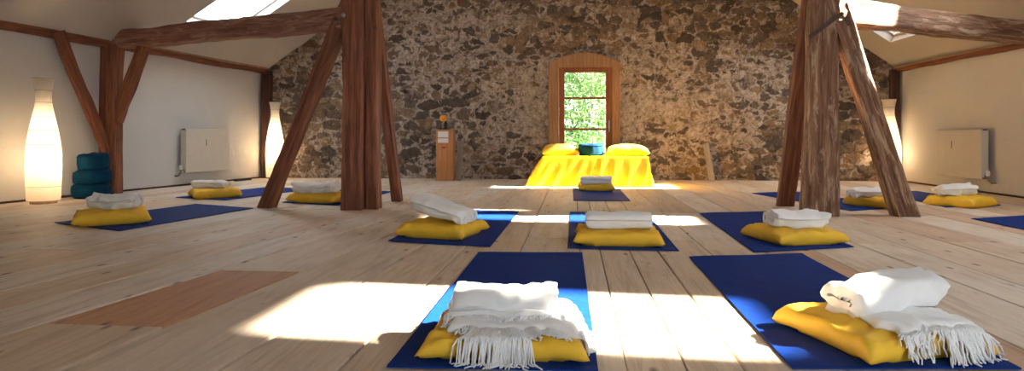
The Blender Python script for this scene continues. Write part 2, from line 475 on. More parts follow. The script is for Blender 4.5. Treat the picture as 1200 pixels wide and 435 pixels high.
# stone gable wall ---------------------------------------------------------------
WX0, WX1, WSH, WPK, WB = -.386, .713, 1.80, 1.965, .30     # window opening outline
WC = (WX0+WX1)/2
def arch_z(x, x0=WX0, x1=WX1, sh=WSH, pk=WPK):
    t = (x-(x0+x1)/2)/((x1-x0)/2)
    return sh + (pk-sh)*(1-t*t)
def stone_wall():
    st = .0155
    X = np.arange(-5.35, 5.05, st); Z = np.arange(-.04, 5.2, st)
    gx, gz = np.meshgrid(X, Z, indexing='ij')
    rnd = np.random.default_rng(4)
    # rubble courses: uneven rows of uneven stones
    pts = []
    z = -.1
    while z < 5.3:
        hgt = rnd.uniform(.085, .19)
        x = -5.6 + rnd.uniform(0, .2)
        while x < 5.3:
            w = rnd.uniform(.10, .42)*(hgt/.13)**.5
            pts.append((x+w/2+rnd.normal()*.02, z+hgt/2+rnd.normal()*.03)); x += w
        z += hgt
    for _ in range(900): pts.append((rnd.uniform(-5.4, 5.1), rnd.uniform(-.1, 5.2)))
    kd = kdtree.KDTree(len(pts)); 
    for i, p in enumerate(pts): kd.insert((p[0], p[1]*1.75, 0), i)
    kd.balance()
    cellr = rnd.random(len(pts)); cellh = rnd.uniform(.2, 1.0, len(pts))
    tilt = rnd.uniform(-.12, .12, (len(pts), 2))
    wx = gx + (fbm(gx*5, gz*7, 3)-.5)*.16 + (fbm(gx*18, gz*18, 13, 2)-.5)*.04
    wz = gz + (fbm(gx*4, gz*6, 23)-.5)*.10 + (fbm(gx*18, gz*18, 33, 2)-.5)*.04
    keep = (gz < 1.9 + .69*np.minimum(gx+5.3, 5.1-gx)) & (gz < 5.15)
    hol = (gx > WX0+.05) & (gx < WX1-.05) & (gz > WB+.04) & (gz < WSH + (WPK-WSH)*(1-((gx-WC)/((WX1-WX0)/2))**2) - .05)
    keep &= ~hol
    mort = fbm(gx*.55+3, gz*.8+1, 41, 3); mort2 = fbm(gx*3, gz*3.6, 51, 4)
    # plaster remnants lie thickest round the window and over the middle of the wall
    centre = np.exp(-(((gx-1.0)/2.4)**2 + ((gz-1.0)/.85)**2))*.19 + np.exp(-(((gx+.9)/1.0)**2 + ((gz-1.0)/.6)**2))*.10
    nX, nZ = gx.shape
    idx = -np.ones(gx.shape, int)
    vs = []; col = []
    kf = keep.ravel(); fx, fz = wx.ravel(), wz.ravel()
    gxr, gzr = gx.ravel(), gz.ravel(); hr = np.zeros(gxr.size)
    mm = (mort*.38 + mort2*.52 + centre).ravel()
    nn = fbm(gxr*26, gzr*26, 71, 3); n5 = fbm(gxr*7, gzr*7, 81, 3)
    flat = idx.ravel()
    for q in np.nonzero(kf)[0]:
        (c1, i1, d1), (c2, i2, d2) = kd.find_n((fx[q], fz[q]*1.75, 0), 2)
        e = min(1.0, (d2-d1)/.09)
        es = e*e*(3-2*e)
        m = min(1.0, max(0.0, mm[q]*1.0 + (1-es)*.20 - .07*es + .16*(cellr[i1]*7.3 % 1.0 - .5)))
        px, py = c1[0], c1[1]/1.75
        r = es*(.030*cellh[i1] + (fx[q]-px)*tilt[i1][0] + (fz[q]-py)*tilt[i1][1])
        sm = min(1, max(0, (m-.52)/.14))
        r = r*(1-.65*sm) + sm*.012 + (nn[q]-.5)*.02 + (n5[q]-.5)*.016
        flat[q] = len(vs); vs.append((gxr[q], 10.035+.011*gxr[q]-r, gzr[q])); col += [e, cellr[i1], m, 1]
    idx = flat.reshape(gx.shape)
    a, b, c, d = idx[:-1, :-1], idx[1:, :-1], idx[1:, 1:], idx[:-1, 1:]
    ok = (a >= 0) & (b >= 0) & (c >= 0) & (d >= 0)
    fs = np.stack([a[ok], b[ok], c[ok], d[ok]], 1).tolist()
    me = bpy.data.meshes.new('wall_front'); me.from_pydata(vs, [], fs)
    ca = me.color_attributes.new('stone', 'FLOAT_COLOR', 'POINT'); ca.data.foreach_set('color', col)
    for p in me.polygons: p.use_smooth = True
    tag(link('wall_front', me, M['stone']), kind='structure')
    # reveal and outer face
    bm = bmesh.new()
    n = 14
    xs = [WX0+.03+(WX1-WX0-.06)*k/n for k in range(n+1)]
    loop = [(WX0+.03, WB)] + [(x, arch_z(x)-.03) for x in xs] + [(WX1-.03, WB)]
    fr = [bm.verts.new((x, 10.03, z)) for x, z in loop]; bk = [bm.verts.new((x, 10.50, z)) for x, z in loop]
    for i in range(len(loop)):
        j = (i+1) % len(loop); bm.faces.new((fr[i], fr[j], bk[j], bk[i]))
    # outer skin in four pieces round the opening
    def q(*p): bm.faces.new([bm.verts.new((x, 10.5, z)) for x, z in p])
    q((-5.6, -.1), (WX0+.03, -.1), (WX0+.03, 5), (-5.6, 1.6)); q((WX1-.03, -.1), (5.3, -.1), (5.3, 1.5), (WX1-.03, 5))
    q((WX0+.03, -.1), (WX1-.03, -.1), (WX1-.03, WB), (WX0+.03, WB))
    top = [bm.verts.new((x, 10.5, arch_z(x)-.03)) for x in xs] + [bm.verts.new((WX1-.03, 10.5, 5.2)), bm.verts.new((WX0+.03, 10.5, 5.2))]
    bm.faces.new(top)
    tag(finish(bm, 'wall_outer', M['plaster']), kind='structure')
stone_wall()

# gable window ---------------------------------------------------------------------
def gable_window():
    r = bpy.data.objects.new('window_1', None); C.objects.link(r); tag(r, kind='structure')
    r.location = (WC, 9.98, WB); O = Vector(r.location)
    hw = (WX1-WX0)/2; n = 20
    bm = bmesh.new()
    # casing: arched head and two jambs
    ix0, ix1, it = -.226-WC, .595-WC, 1.74-WB
    def quadprism(poly, y0, y1):
        f = [bm.verts.new((x, y0, z)) for x, z in poly]; b = [bm.verts.new((x, y1, z)) for x, z in poly]
        bm.faces.new(f); bm.faces.new(b[::-1])
        for i in range(len(poly)):
            j = (i+1) % len(poly); bm.faces.new((f[i], b[i], b[j], f[j]))
    quadprism([(-hw, 0), (ix0, 0), (ix0, it), (-hw, it)], -.035, .10)
    finish(bm, 'jamb', M['window_outer'], r)
    bm = bmesh.new(); quadprism([(ix1, 0), (hw, 0), (hw, it), (ix1, it)], -.035, .10)
    finish(bm, 'jamb', M['window_outer'], r)
    bm = bmesh.new()
    arc = [(-hw+2*hw*k/n, arch_z(-hw+2*hw*k/n + WC)-WB) for k in range(n+1)]
    quadprism([(-hw-.01, it), (hw+.01, it)] + arc[::-1], -.042, .10)
    finish(bm, 'arched_head', M['window_outer'], r)
    bm = bmesh.new(); bx(bm, -hw-.02, hw+.02, -.09, .12, -.04, 0, .006)
    finish(bm, 'window_sill', M['window_outer'], r)
    # sash
    sx0, sx1, sz0, sz1 = ix0+.003, ix1-.003, .012, it-.003
    bm = bmesh.new(); w = .085
    bx(bm, sx0, sx0+w, -.015, .045, sz0, sz1, .006); bx(bm, sx1-w-.01, sx1, -.015, .045, sz0, sz1, .006)
    bx(bm, sx0+w, sx1-w-.01, -.012, .042, sz1-.075, sz1, .006); bx(bm, sx0+w, sx1-w-.01, -.012, .042, sz0, sz0+.09, .006)
    sash = finish(bm, 'sash', M['window_sash'], r)
    gx0, gx1 = sx0+w, sx1-w-.01; gz0, gz1 = sz0+.09, sz1-.075
    for zz in (1.265-WB, .782-WB):
        bm = bmesh.new(); bx(bm, gx0, gx1, -.01, .04, zz-.016, zz+.016, .004); finish(bm, 'glazing_bar', M['window_sash'], sash)
    for a, b in ((gz0, .766-WB), (.798-WB, 1.249-WB), (1.281-WB, gz1)):
        link('window_pane', mesh('window_pane', [(gx0, .015, a), (gx1, .015, a), (gx1, .015, b), (gx0, .015, b)], [(0, 1, 2, 3)]), M['glass'], r)
    bm = bmesh.new(); bx(bm, sx1-.055, sx1-.03, -.024, -.014, .50, .62, .003)
    tube(bm, [(sx1-.042, -.02, .56), (sx1-.042, -.06, .56), (sx1-.042, -.065, .50), (sx1-.042, -.065, .44)], .009)
    finish(bm, 'window_handle', M['steel'], r)
gable_window()

# ------------------------------------------------------------------ timbers
def timber(name, p0, p1, w, d, m, label=None, cat='beam', side=(1, 0, 0), group=None, seed=1, rough=.006, taper=1.0, wob=.012, round_=.14, parent=None, kind=None):
    p0 = Vector(p0); p1 = Vector(p1); L = (p1-p0).length; zax = (p1-p0).normalized()
    xax = Vector(side); xax = (xax - zax*xax.dot(zax)).normalized(); yax = zax.cross(xax)
    R = Matrix((xax, yax, zax)).transposed().to_4x4(); R.translation = p0
    nz = max(6, int(L/.05)); k = 9
    prof = []
    q = [(-1, -1), (1, -1), (1, 1), (-1, 1)]
    for i in range(4):
        a, b = q[i], q[(i+1) % 4]
        for j in range(k):
            t = round_*.5 + (1-round_)*j/(k-1)
            prof.append((a[0]+(b[0]-a[0])*t, a[1]+(b[1]-a[1])*t, i, j/(k-1)))
    vs, fs = [], []
    n = len(prof)
    for i in range(nz+1):
        t = i/nz; z = t*L; s = 1 + (taper-1)*t
        ox = (vnoise(np.array([z*1.1]), np.array([seed*3.3]), seed)[0]-.5)*wob*2
        oy = (vnoise(np.array([z*1.1]), np.array([seed*5.1]), seed+9)[0]-.5)*wob*2
        pr = np.array([[a, b, f+e] for a, b, f, e in prof])
        nz1 = vnoise(pr[:, 2]*4.0+seed, np.full(n, z*2.2), seed+3)-.5
        nz2 = vnoise(pr[:, 2]*9.0+seed, np.full(n, z*9.0), seed+5)-.5
        for j, (a, b, f, e) in enumerate(prof):
            disp = (nz1[j]*2.0+nz2[j]*.8)*rough
            rr = 1 + disp/(w/2)
            vs.append((ox + a*w/2*s*rr, oy + b*d/2*s*rr, z))
    for i in range(nz):
        for j in range(n):
            fs.append((i*n+j, i*n+(j+1) % n, (i+1)*n+(j+1) % n, (i+1)*n+j))
    fs.append(tuple(range(n))[::-1]); fs.append(tuple(nz*n+j for j in range(n)))
    me = mesh(name, vs, fs, True); me.set_sharp_from_angle(angle=math.radians(50))
    o = link(name, me, m, parent); o.matrix_world = R
    if kind: o['kind'] = kind
    return tag(o, label, cat if label else None, group)

def roof_z(x):
    return RIDGE[1] - abs(x-RIDGE[0])*.687
# left frame
timber('timber_post', (-2.0, 5.73, 0), (-2.0, 5.73, 3.72), .185, .20, M['timber'], 'thick reddish-brown timber post standing free between a slanting brace and a slim timber', 'post', seed=2, rough=.008)
timber('timber_post', (-1.845, 5.79, 0), (-1.845, 5.79, 3.76), .115, .15, M['timber'], 'slim reddish-brown timber bolted against the thick reddish-brown post', 'post', seed=3, rough=.006)
timber('timber_brace', (-2.875, 5.79, -.02), (-1.99, 5.76, 2.12), .118, .14, M['timber'], 'slanting timber brace rising from the floor to the side of the reddish-brown post', 'brace', seed=4, rough=.007)
timber('timber_brace', (-1.81, 6.48, -.01), (-1.86, 5.72, 2.25), .095, .11, M['timber'], 'thin timber brace leaning onto the reddish-brown post from the stone wall side', 'brace', seed=5)
timber('tie_beam', (-5.52, 7.17, 1.82), (-2.06, 5.75, 1.755), .20, .19, M['timber_grey'], 'old timber beam running from the radiator-side knee wall post to the reddish-brown post', 'beam', side=(0, 0, 1), seed=6, rough=.009)
# right frame
timber('timber_post', (2.095, 5.72, 0), (2.13, 5.72, 3.25), .255, .24, M['timber_peeled'], 'gnarled timber post with peeling pale streaks and an iron strap', 'post', seed=7, rough=.010, taper=.60, wob=.008)
timber('timber_brace', (2.80, 5.70, -.02), (2.14, 5.66, 2.02), .175, .14, M['timber_peeled'], 'slanting gnarled timber brace footed beside the pillow behind the peeling post', 'brace', seed=8, rough=.008, taper=.8)
timber('timber_brace', (2.04, 6.42, -.01), (2.085, 5.74, 2.2), .15, .10, M['timber'], 'straight dark brown timber brace behind the peeling timber post', 'brace', seed=9)
timber('tie_beam', (2.16, 5.66, 1.725), (4.88, 7.12, 1.71), .205, .19, M['timber_peeled'], 'pale weathered timber beam running from the peeling post to the knee wall', 'beam', side=(0, 0, 1), seed=10, rough=.008)
# knee-wall timbers
timber('wall_post', (-5.405, 7.03, 0), (-5.405, 7.03, 1.74), .21, .16, M['timber'], 'upright timber post against the white knee wall beside the stacked blue cushions', 'post', seed=12)
timber('timber_brace', (-5.47, 6.33, 1.78), (-5.39, 6.97, .46), .07, .125, M['timber'], 'slanting timber brace along the white wall above the stacked blue cushions', 'brace', seed=13)
timber('timber_brace', (-4.90, 6.90, 1.74), (-5.34, 7.04, .85), .08, .13, M['timber'], 'short timber brace from the wall post up to the old tie beam', 'brace', side=(0, 1, 0), seed=14)
timber('wall_post', (-4.925, 9.90, 0), (-4.925, 9.90, 1.68), .15, .10, M['timber_dark'], 'dark corner post behind the lit lamp half hidden by the reddish-brown brace', 'post', seed=15)
timber('wall_post', (4.71, 10.0, 0), (4.75, 10.0, 1.66), .13, .06, M['timber_dark'], 'dark timber post in the stone wall corner behind the lamp seen past the gnarled brace', 'post', seed=16)
def purlin(name, ya, yb, side, h, dz, lab, seed):
    xa = (lwx(ya)+.05) if side < 0 else 4.80; xb = (lwx(yb)+.05) if side < 0 else 4.80
    za = wall_top(side, ya)+dz; zb = wall_top(side, yb)+dz
    return timber(name, (xa, ya, za), (xb, yb, zb), .10, h, M['timber'], lab, 'beam', side=(1, 0, 0), seed=seed)
purlin('wall_plate', -2.4, 7.0, -1, .12, .04, 'dark timber wall plate along the top of the white wall above the tall lamp', 17)
purlin('wall_plate', 7.1, 9.95, -1, .065, .02, 'thin timber wall plate above the wall radiator near the reddish-brown frame', 18)
purlin('wall_plate', -2.4, 10.0, 1, .05, -.01, 'dark timber wall plate above the radiator near the gnarled post', 19)
def trim(name, side, ya, yb, dz, m, hh=.035):
    bm = bmesh.new()
    n = 8; rings = []
    for i in range(n+1):
        y = ya+(yb-ya)*i/n
        x = (lwx(y)+.0) if side < 0 else 4.85; z = wall_top(side, y)+dz; s = -side
        rings.append([bm.verts.new(p) for p in ((x+s*.01, y, z), (x+s*.115, y, z), (x+s*.115, y, z+hh), (x+s*.01, y, z+hh))])
    for a, b in zip(rings, rings[1:]):
        for k in range(4): bm.faces.new((a[k], a[(k+1) % 4], b[(k+1) % 4], b[k]))
    bm.faces.new(rings[0]); bm.faces.new(rings[-1][::-1])
    tag(finish(bm, name, m), kind='structure')
trim('trim_1', -1, -2.4, 6.98, .10, M['trim'])
trim('trim_2', -1, 7.2, 9.95, .055, M['trim'], .03)
trim('trim_3', 1, -2.4, 10.0, .016, M['trim'], .022)

# ironwork on the frames
bm = bmesh.new()
pts = [(1.965, 5.575, 1.50), (2.06, 5.565, 1.57), (2.15, 5.565, 1.64), (2.235, 5.57, 1.70), (2.27, 5.60, 1.68), (2.30, 5.60, 1.60)]
for a, b in zip(pts, pts[1:]):
    a = Vector(a); b = Vector(b); d = (b-a).normalized(); s = Vector((0, 1, 0)); u = d.cross(s).normalized()*.016
    q = []
    for y in (-.004, .004):
        for p, sg in ((a, 1), (b, 1), (b, -1), (a, -1)): q.append(bm.verts.new(p+u*sg+Vector((0, y, 0))))
    bm.faces.new(q[:4]); bm.faces.new(q[4:])
    for i in range(4): bm.faces.new((q[i], q[(i+1) % 4], q[4+(i+1) % 4], q[4+i]))
tag(finish(bm, 'iron_strap', M['iron']), 'rusty iron strap nailed slantwise across the gnarled post', 'strap')
for i, (x, y, z, lab) in enumerate(((-2.155, 5.66, 1.745, 'dark iron bolt in the slanting brace beside the reddish-brown post'), (-2.075, 5.625, 1.77, 'iron bolt with grey head at the edge of the reddish-brown post'), (-1.80, 5.70, 1.66, 'dark iron bolt in the slim timber of the reddish-brown post'))):
    bm = bmesh.new(); lathe(bm, [(.006, .03), (.012, .025), (.016, .012), (.020, .010), (.020, 0)], 10)
    o = finish(bm, 'iron_bolt', M['iron'] if i != 1 else M['steel'], None, True, 40); o.location = (x, y, z); o.rotation_euler = (pi/2, 0, 0)
    tag(o, lab, 'bolt')

# ------------------------------------------------------------------ yoga mats
def mat_(cs, label):
    c = Vector((sum(p[0] for p in cs)/4, sum(p[1] for p in cs)/4, 0.0025))
    nx, ny = 8, 20; vs, fs = [], []
    for k, z in enumerate((0.005, 0)):
        for j in range(ny+1):
            for i in range(nx+1):
                s, t = i/nx, j/ny
                a = Vector(cs[0]).lerp(Vector(cs[1]), s); b = Vector(cs[3]).lerp(Vector(cs[2]), s); p = a.lerp(b, t)
                lift = 0
                if k == 0 or True:
                    lift = .0015*(vnoise(np.array([p.x*5]), np.array([p.y*5]), 3)[0])
                    ed = min(t, 1-t)
                    if ed < .08: lift += .006*(1-ed/.08)**2*max(0, vnoise(np.array([p.x*4+7]), np.array([round(t)*9.]), 5)[0]-.3)
                vs.append((p.x-c.x, p.y-c.y, z+lift))
    n = (nx+1)*(ny+1)
    for j in range(ny):
        for i in range(nx):
            a = j*(nx+1)+i; q = (a, a+1, a+nx+2, a+nx+1); fs.append(q); fs.append(tuple(v+n for v in q[::-1]))
    edge = [j*(nx+1) for j in range(ny)] + [ny*(nx+1)+i for i in range(nx)] + [(ny-j)*(nx+1)+nx for j in range(ny)] + [nx-i for i in range(nx)]
    for a, b in zip(edge, edge[1:]+edge[:1]): fs.append((a, b, b+n, a+n))
    me = mesh('yoga_mat', vs, fs, True); me.set_sharp_from_angle(angle=math.radians(40))
    o = link('yoga_mat', me, M['mat']); o.location = c
    return tag(o, label, 'yoga mat', 'blue yoga mats laid out on the plank floor')
mats = {
 1: ([(-3.97, 4.56), (-3.18, 4.22), (-2.95, 5.67), (-3.70, 5.97)], 'blue yoga mat with its pillow nearest the tall lit lamp and stacked blue cushions'),
 2: ([(-4.32, 6.60), (-3.62, 6.36), (-3.30, 7.82), (-4.0, 8.05)], 'blue yoga mat in front of the radiator by the reddish-brown wall post'),
 3: ([(-2.93, 6.21), (-2.26, 5.98), (-2.17, 7.56), (-2.88, 7.75)], 'blue yoga mat passing behind the thick reddish-brown post'),
 4: ([(-1.17, 3.97), (-.50, 3.83), (-.48, 5.64), (-1.12, 5.76)], 'blue yoga mat under the towel whose end is raised, in front of the slim brace'),
 5: ([(0.0, 6.65), (.585, 6.68), (.58, 8.17), (-.01, 8.14)], 'short blue yoga mat directly in front of the yellow draped table'),
 6: ([(-.035, 3.82), (.61, 3.79), (.63, 5.66), (-.03, 5.62)], 'blue yoga mat in line with the window, under a squarely folded towel'),
 7: ([(-.535, 1.80), (.07, 1.82), (.05, 3.66), (-.54, 3.62)], 'blue yoga mat under the fringed blanket lying square to the boards'),
 8: ([(.625, 1.90), (1.275, 1.96), (1.285, 3.76), (.635, 3.60)], 'blue yoga mat under the pillow turned askew with a rolled fringed blanket'),
 9: ([(1.035, 3.79), (1.68, 4.03), (1.73, 5.88), (1.085, 5.66)], 'blue yoga mat in front of the gnarled timber post'),
 10: ([(2.47, 5.98), (3.10, 6.35), (2.66, 7.98), (2.08, 7.72)], 'blue yoga mat partly behind the gnarled post and its slanting brace'),
 11: ([(3.48, 6.36), (4.12, 6.62), (4.16, 8.22), (3.60, 8.02)], 'blue yoga mat beside the white wall with the radiator near the gnarled post'),
 12: ([(3.20, 4.30), (3.86, 4.30), (3.86, 5.80), (3.20, 5.50)], 'empty blue yoga mat cut off by the edge of the picture'),
}
for k, (cs, lab) in mats.items(): mat_(cs, lab)

# ------------------------------------------------------------------ pillows
def pillow_mesh(w, d, h, seed, name='pillow', cap=None):
    n = 30; vs = []; fs = []
    g = np.linspace(-1, 1, n+1)
    g = np.sign(g)*np.abs(g)**.85
    U, V = np.meshgrid(g, g, indexing='ij')
    prof = ((1-np.abs(U)**2.6)*(1-np.abs(V)**2.6)); prof = np.clip(prof, 0, 1)**.38
    corner = (np.abs(U)*np.abs(V))**3
    X = w/2*U*(1-.10*(1-V**2)) ; Y = d/2*V*(1-.10*(1-U**2))
    edge = 1-prof
    ang = np.arctan2(V, U)
    wr = (vnoise(ang*9+20, np.sqrt(U**2+V**2)*1.6, seed)-.5)*.034*np.clip(prof, 0, 1)*(1.15-prof)*2.2
    wr += (fbm(U*2.2+5, V*2.2+5, seed+3, 3)-.5)*.022*prof
    big = (vnoise(U*1.3+9, V*1.3+9, seed+8)-.5)*.02*prof
    seam = h*.40*(1-.55*corner) + (vnoise(ang*3+7, U*0, seed+17)-.5)*.012
    top = seam + h*.62*prof + wr + big
    if cap:
        lim = cap*(1-.10*(np.abs(U)**2+np.abs(V)**2)) + .8*wr + (fbm(U*2.4+3, V*2.4+8, seed+21, 3)-.5)*.020
        top = np.minimum(top, lim)
    bot = np.maximum(seam - h*.46*prof**.8, 0) + 0*prof
    bot = np.where(prof > .55, 0, bot)
    i0 = {}
    for lay, Z in ((0, top), (1, bot)):
        for i in range(n+1):
            for j in range(n+1):
                if lay == 1 and (i in (0, n) or j in (0, n)): i0[(1, i, j)] = i0[(0, i, j)]; continue
                i0[(lay, i, j)] = len(vs); vs.append((X[i, j], Y[i, j], max(0, Z[i, j])))
    for lay in (0, 1):
        for i in range(n):
            for j in range(n):
                q = [i0[(lay, i, j)], i0[(lay, i+1, j)], i0[(lay, i+1, j+1)], i0[(lay, i, j+1)]]
                fs.append(q if lay == 0 else q[::-1])
    return mesh(name, vs, fs, True)

PIL = {}
def pillow(x, y, rz, w, d, h, seed, label, z=.006, cap=None, m='yellow', cat='pillow', group='yellow pillows on the blue mats', tilt=(0, 0)):
    o = link('pillow', pillow_mesh(w, d, h, seed, cap=cap), M[m])
    PIL[seed] = o
    o.location = (x, y, z); o.rotation_euler = (tilt[0], tilt[1], rz)
    return tag(o, label, cat, group)
R = math.radians
pillow(-3.56, 4.64, R(38), .52, .52, .145, 21, 'yellow pillow on the mat nearest the tall lit lamp and stacked blue cushions', cap=0.105)
pillow(-3.93, 6.70, R(38), .50, .50, .14, 22, 'yellow pillow under a small rolled towel in front of the radiator', cap=0.1)
pillow(-2.56, 6.33, R(-13), .56, .46, .14, 23, 'yellow pillow partly hidden behind the thick reddish-brown post', cap=0.1)
pillow(-.875, 4.26, R(-14), .50, .47, .145, 24, 'yellow pillow under the slanting white towel in front of the slim brace', cap=0.105)
pillow(.275, 8.00, R(2), .45, .40, .13, 25, 'small sunlit yellow pillow against the yellow draped table', cap=0.095)
pillow(.275, 4.08, R(-1), .55, .46, .14, 26, 'yellow pillow in line with the window under a squarely folded towel', cap=0.09)
pillow(-.215, 2.05, R(2), .51, .43, .11, 27, 'yellow pillow beneath the fringed blanket lying square to the boards', cap=0.07)
pillow(.985, 2.19, R(18), .47, .47, .125, 28, 'yellow pillow turned askew beneath the rolled fringed blanket', cap=0.085)
pillow(1.395, 4.24, R(16), .48, .47, .135, 29, 'yellow pillow in front of the gnarled timber post', cap=0.09)
pillow(2.90, 6.42, R(38), .46, .46, .15, 30, 'yellow pillow between the gnarled post and its slanting brace', cap=0.1)
pillow(3.70, 6.54, R(35), .46, .46, .145, 31, 'yellow pillow on the mat beside the white wall beyond the gnarled brace', cap=0.1)

# ------------------------------------------------------------------ towels
def towel_mesh(L, D, H, seed, turns=2.2, sag=0., lift=0., fat=0., slump=.010):
    # a cloth folded round itself: flattened spiral section, drawn along X
    th = H/(2*turns+.6)
    npt = int(turns*28); inner, outer = [], []
    for i in range(npt+1):
        t = i/npt; a = 2*pi*turns*t + pi*.5
        rz_ = th*.12 + (H/2-th*.62)*t; ry = (D/2-H/2)*min(1, .18+.95*t**.7)
        ca, sa = cos(a), sin(a)
        cy = ry*np.sign(ca)*min(1, abs(ca)*1.5) + rz_*ca; cz = rz_*np.sign(sa)*abs(sa)**.85
        nv = Vector((ca*.8, sa)).normalized()
        hw = th*.5*(1.06 if t > .5 else 1.06+.6*(1-t/.5))
        outer.append((cy+nv.x*hw, cz+nv.y*hw)); inner.append((cy-nv.x*hw, cz-nv.y*hw))
    poly = outer + inner[::-1]
    m = len(poly); ns = 22; vs, fs = [], []
    P = np.array(poly)
    for s in range(ns+1):
        t = s/ns; x = (t-.5)*L
        e = min(t, 1-t)*L
        rnd_ = 1 - .10*max(0, 1-e/.035)**2
        f = 1 + fat*(t-.5)
        y = P[:, 0]*rnd_*(1+.05*(vnoise(np.array([t*3.]), np.array([seed*1.]), seed)[0]-.5)) ; z = P[:, 1]*rnd_*f
        th_ = np.arctan2(P[:, 1], P[:, 0])
        dn = (vnoise(th_*1.5+9, np.full(m, t*5.0), seed+1)-.5)*slump*2.2 + (vnoise(th_*4+9, np.full(m, t*14.0), seed+2)-.5)*slump*.8
        r = np.hypot(y, z)+1e-6
        y = y + dn*y/r; z = z + dn*z/r
        xx = x + (vnoise(P[:, 0]*20+4, P[:, 1]*40, seed+4)-.5)*(.018 if s in (0, ns) else 0)
        z = np.maximum(z + H/2 - sag*4*t*(1-t) + lift*(.5-t), 0.0 if abs(lift) < .001 and sag < .001 else -1)
        for k in range(m): vs.append((xx[k], y[k], z[k]))
    for s in range(ns):
        for k in range(m): fs.append((s*m+k, s*m+(k+1) % m, (s+1)*m+(k+1) % m, (s+1)*m+k))
    for s, rev in ((0, False), (ns, True)):
        for k in range(npt):
            q = [s*m+k, s*m+k+1, s*m+m-2-k, s*m+m-1-k]; fs.append(q[::-1] if rev else q)
    me = mesh('towel', vs, fs, True); me.set_sharp_from_angle(angle=math.radians(60))
    return me
def towel(x, y, z, rz, L, D, H, seed, label, tilt=(0, 0), **kw):
    o = link('folded_towel', towel_mesh(L, D, H, seed, **kw), M['towel'])
    o.location = (x, y, z); o.rotation_euler = (tilt[0], tilt[1], rz)
    return tag(o, label, 'towel', 'white towels on the yellow pillows')
towel(-3.58, 4.70, .100, R(10), .34, .26, .13, 41, 'white towel slumped in a soft fold on the pillow nearest the tall lit lamp', sag=.02, slump=.022)
towel(-3.98, 6.70, .094, R(-3), .37, .20, .095, 42, 'small rolled white towel on the pillow in front of the radiator by the wall post')
towel(-2.60, 6.28, .085, R(-12), .44, .24, .135, 43, 'white towel with a ruffled top on the pillow behind the reddish-brown post', sag=.02, slump=.02)
towel(-.885, 4.22, .112, R(-24), .42, .25, .135, 44, 'white towel lying aslant with its far end raised, in front of the slim brace', tilt=(0, R(11)), fat=-.25, slump=.012)
towel(.275, 7.88, .070, R(1), .37, .22, .12, 45, 'bright sunlit white towel in front of the yellow draped table')
towel(.28, 4.07, .082, R(0), .40, .28, .115, 46, 'squarely folded white towel in line with the window', slump=.009)
towel(1.415, 4.24, .082, R(10), .34, .25, .12, 47, 'white towel with a creased end on the pillow in front of the gnarled post', slump=.018, sag=.01)
towel(2.83, 6.40, .085, R(5), .40, .22, .095, 48, 'flat white towel on the pillow between the gnarled post and its brace', slump=.022)
towel(3.66, 6.54, .090, R(14), .34, .20, .12, 49, 'white towel with a loose bunched end on the pillow beside the white wall', slump=.020, fat=.3)

# fringed blankets in front
from mathutils.bvhtree import BVHTree
bpy.context.view_layer.update()
def top_of(o):
    bt = BVHTree.FromPolygons([o.matrix_world @ v.co for v in o.data.vertices], [tuple(p.vertices) for p in o.data.polygons])
    def f(x, y):
        h = bt.ray_cast(Vector((x, y, 1)), Vector((0, 0, -1)))
        return h[0].z if h[0] is not None else .008
    return f

def draped_fold(name, root, cx, cy, rz, W, D, T, seed, top, base=0.0, rag=.05):
    # one soft layer of cloth lying on whatever is under it
    n = 40; vs, fs = [], []
    g = np.linspace(-1, 1, n+1)
    U, V = np.meshgrid(g, g, indexing='ij')
    X = W/2*U + (fbm(U*2+3, V*2, seed, 3)-.5)*rag*np.abs(U)**2; Y = D/2*V + (fbm(U*3+8, V*2+5, seed+2, 3)-.5)*rag*np.abs(V)**2
    c, s_ = cos(rz), sin(rz)
    WX = cx + X*c - Y*s_; WY = cy + X*s_ + Y*c
    puff = T*(1-np.clip(np.maximum(np.abs(U), np.abs(V)), .88, 1)*0) 
    edge = np.clip((1-np.maximum(np.abs(U), np.abs(V)))/.10, 0, 1)**.5
    wr = (fbm(U*3+2, V*3+1, seed+5, 3)-.5)*.016
    P = np.array([[top(WX[i, j], WY[i, j]) for j in range(n+1)] for i in range(n+1)])
    # keep it from plunging where it hangs past the rim
    for _ in range(3):
        Q = P.copy(); Q[1:-1, 1:-1] = (P[:-2, 1:-1]+P[2:, 1:-1]+P[1:-1, :-2]+P[1:-1, 2:])/4; P = np.maximum(P, Q)
    Zt = P + base + .004 + T*(.35+.65*edge) + wr*edge; Zb = P + base + .002
    inv = root.matrix_world.inverted()
    for Z in (Zt, Zb):
        for i in range(n+1):
            for j in range(n+1): vs.append(inv @ Vector((WX[i, j], WY[i, j], Z[i, j])))
    N_ = (n+1)**2
    for i in range(n):
        for j in range(n):
            a = i*(n+1)+j; q = (a, a+n+1, a+n+2, a+1); fs += [q, tuple(v+N_ for v in q[::-1])]
    b = [i*(n+1) for i in range(n)] + [n*(n+1)+j for j in range(n)] + [(n-i)*(n+1)+n for i in range(n)] + [n-j for j in range(n)]
    for p, q in zip(b, b[1:]+b[:1]): fs.append((p, q, q+N_, p+N_))
    link(name, mesh(name, vs, fs, True), M['towel'], root)
    mid = (Zt+Zb)/2
    fr = [Vector((WX[i, 0], WY[i, 0], mid[i, 0])) for i in range(n+1)]
    rt = [Vector((WX[n, j], WY[n, j], mid[n, j])) for j in range(n+1)]
    return fr, rt

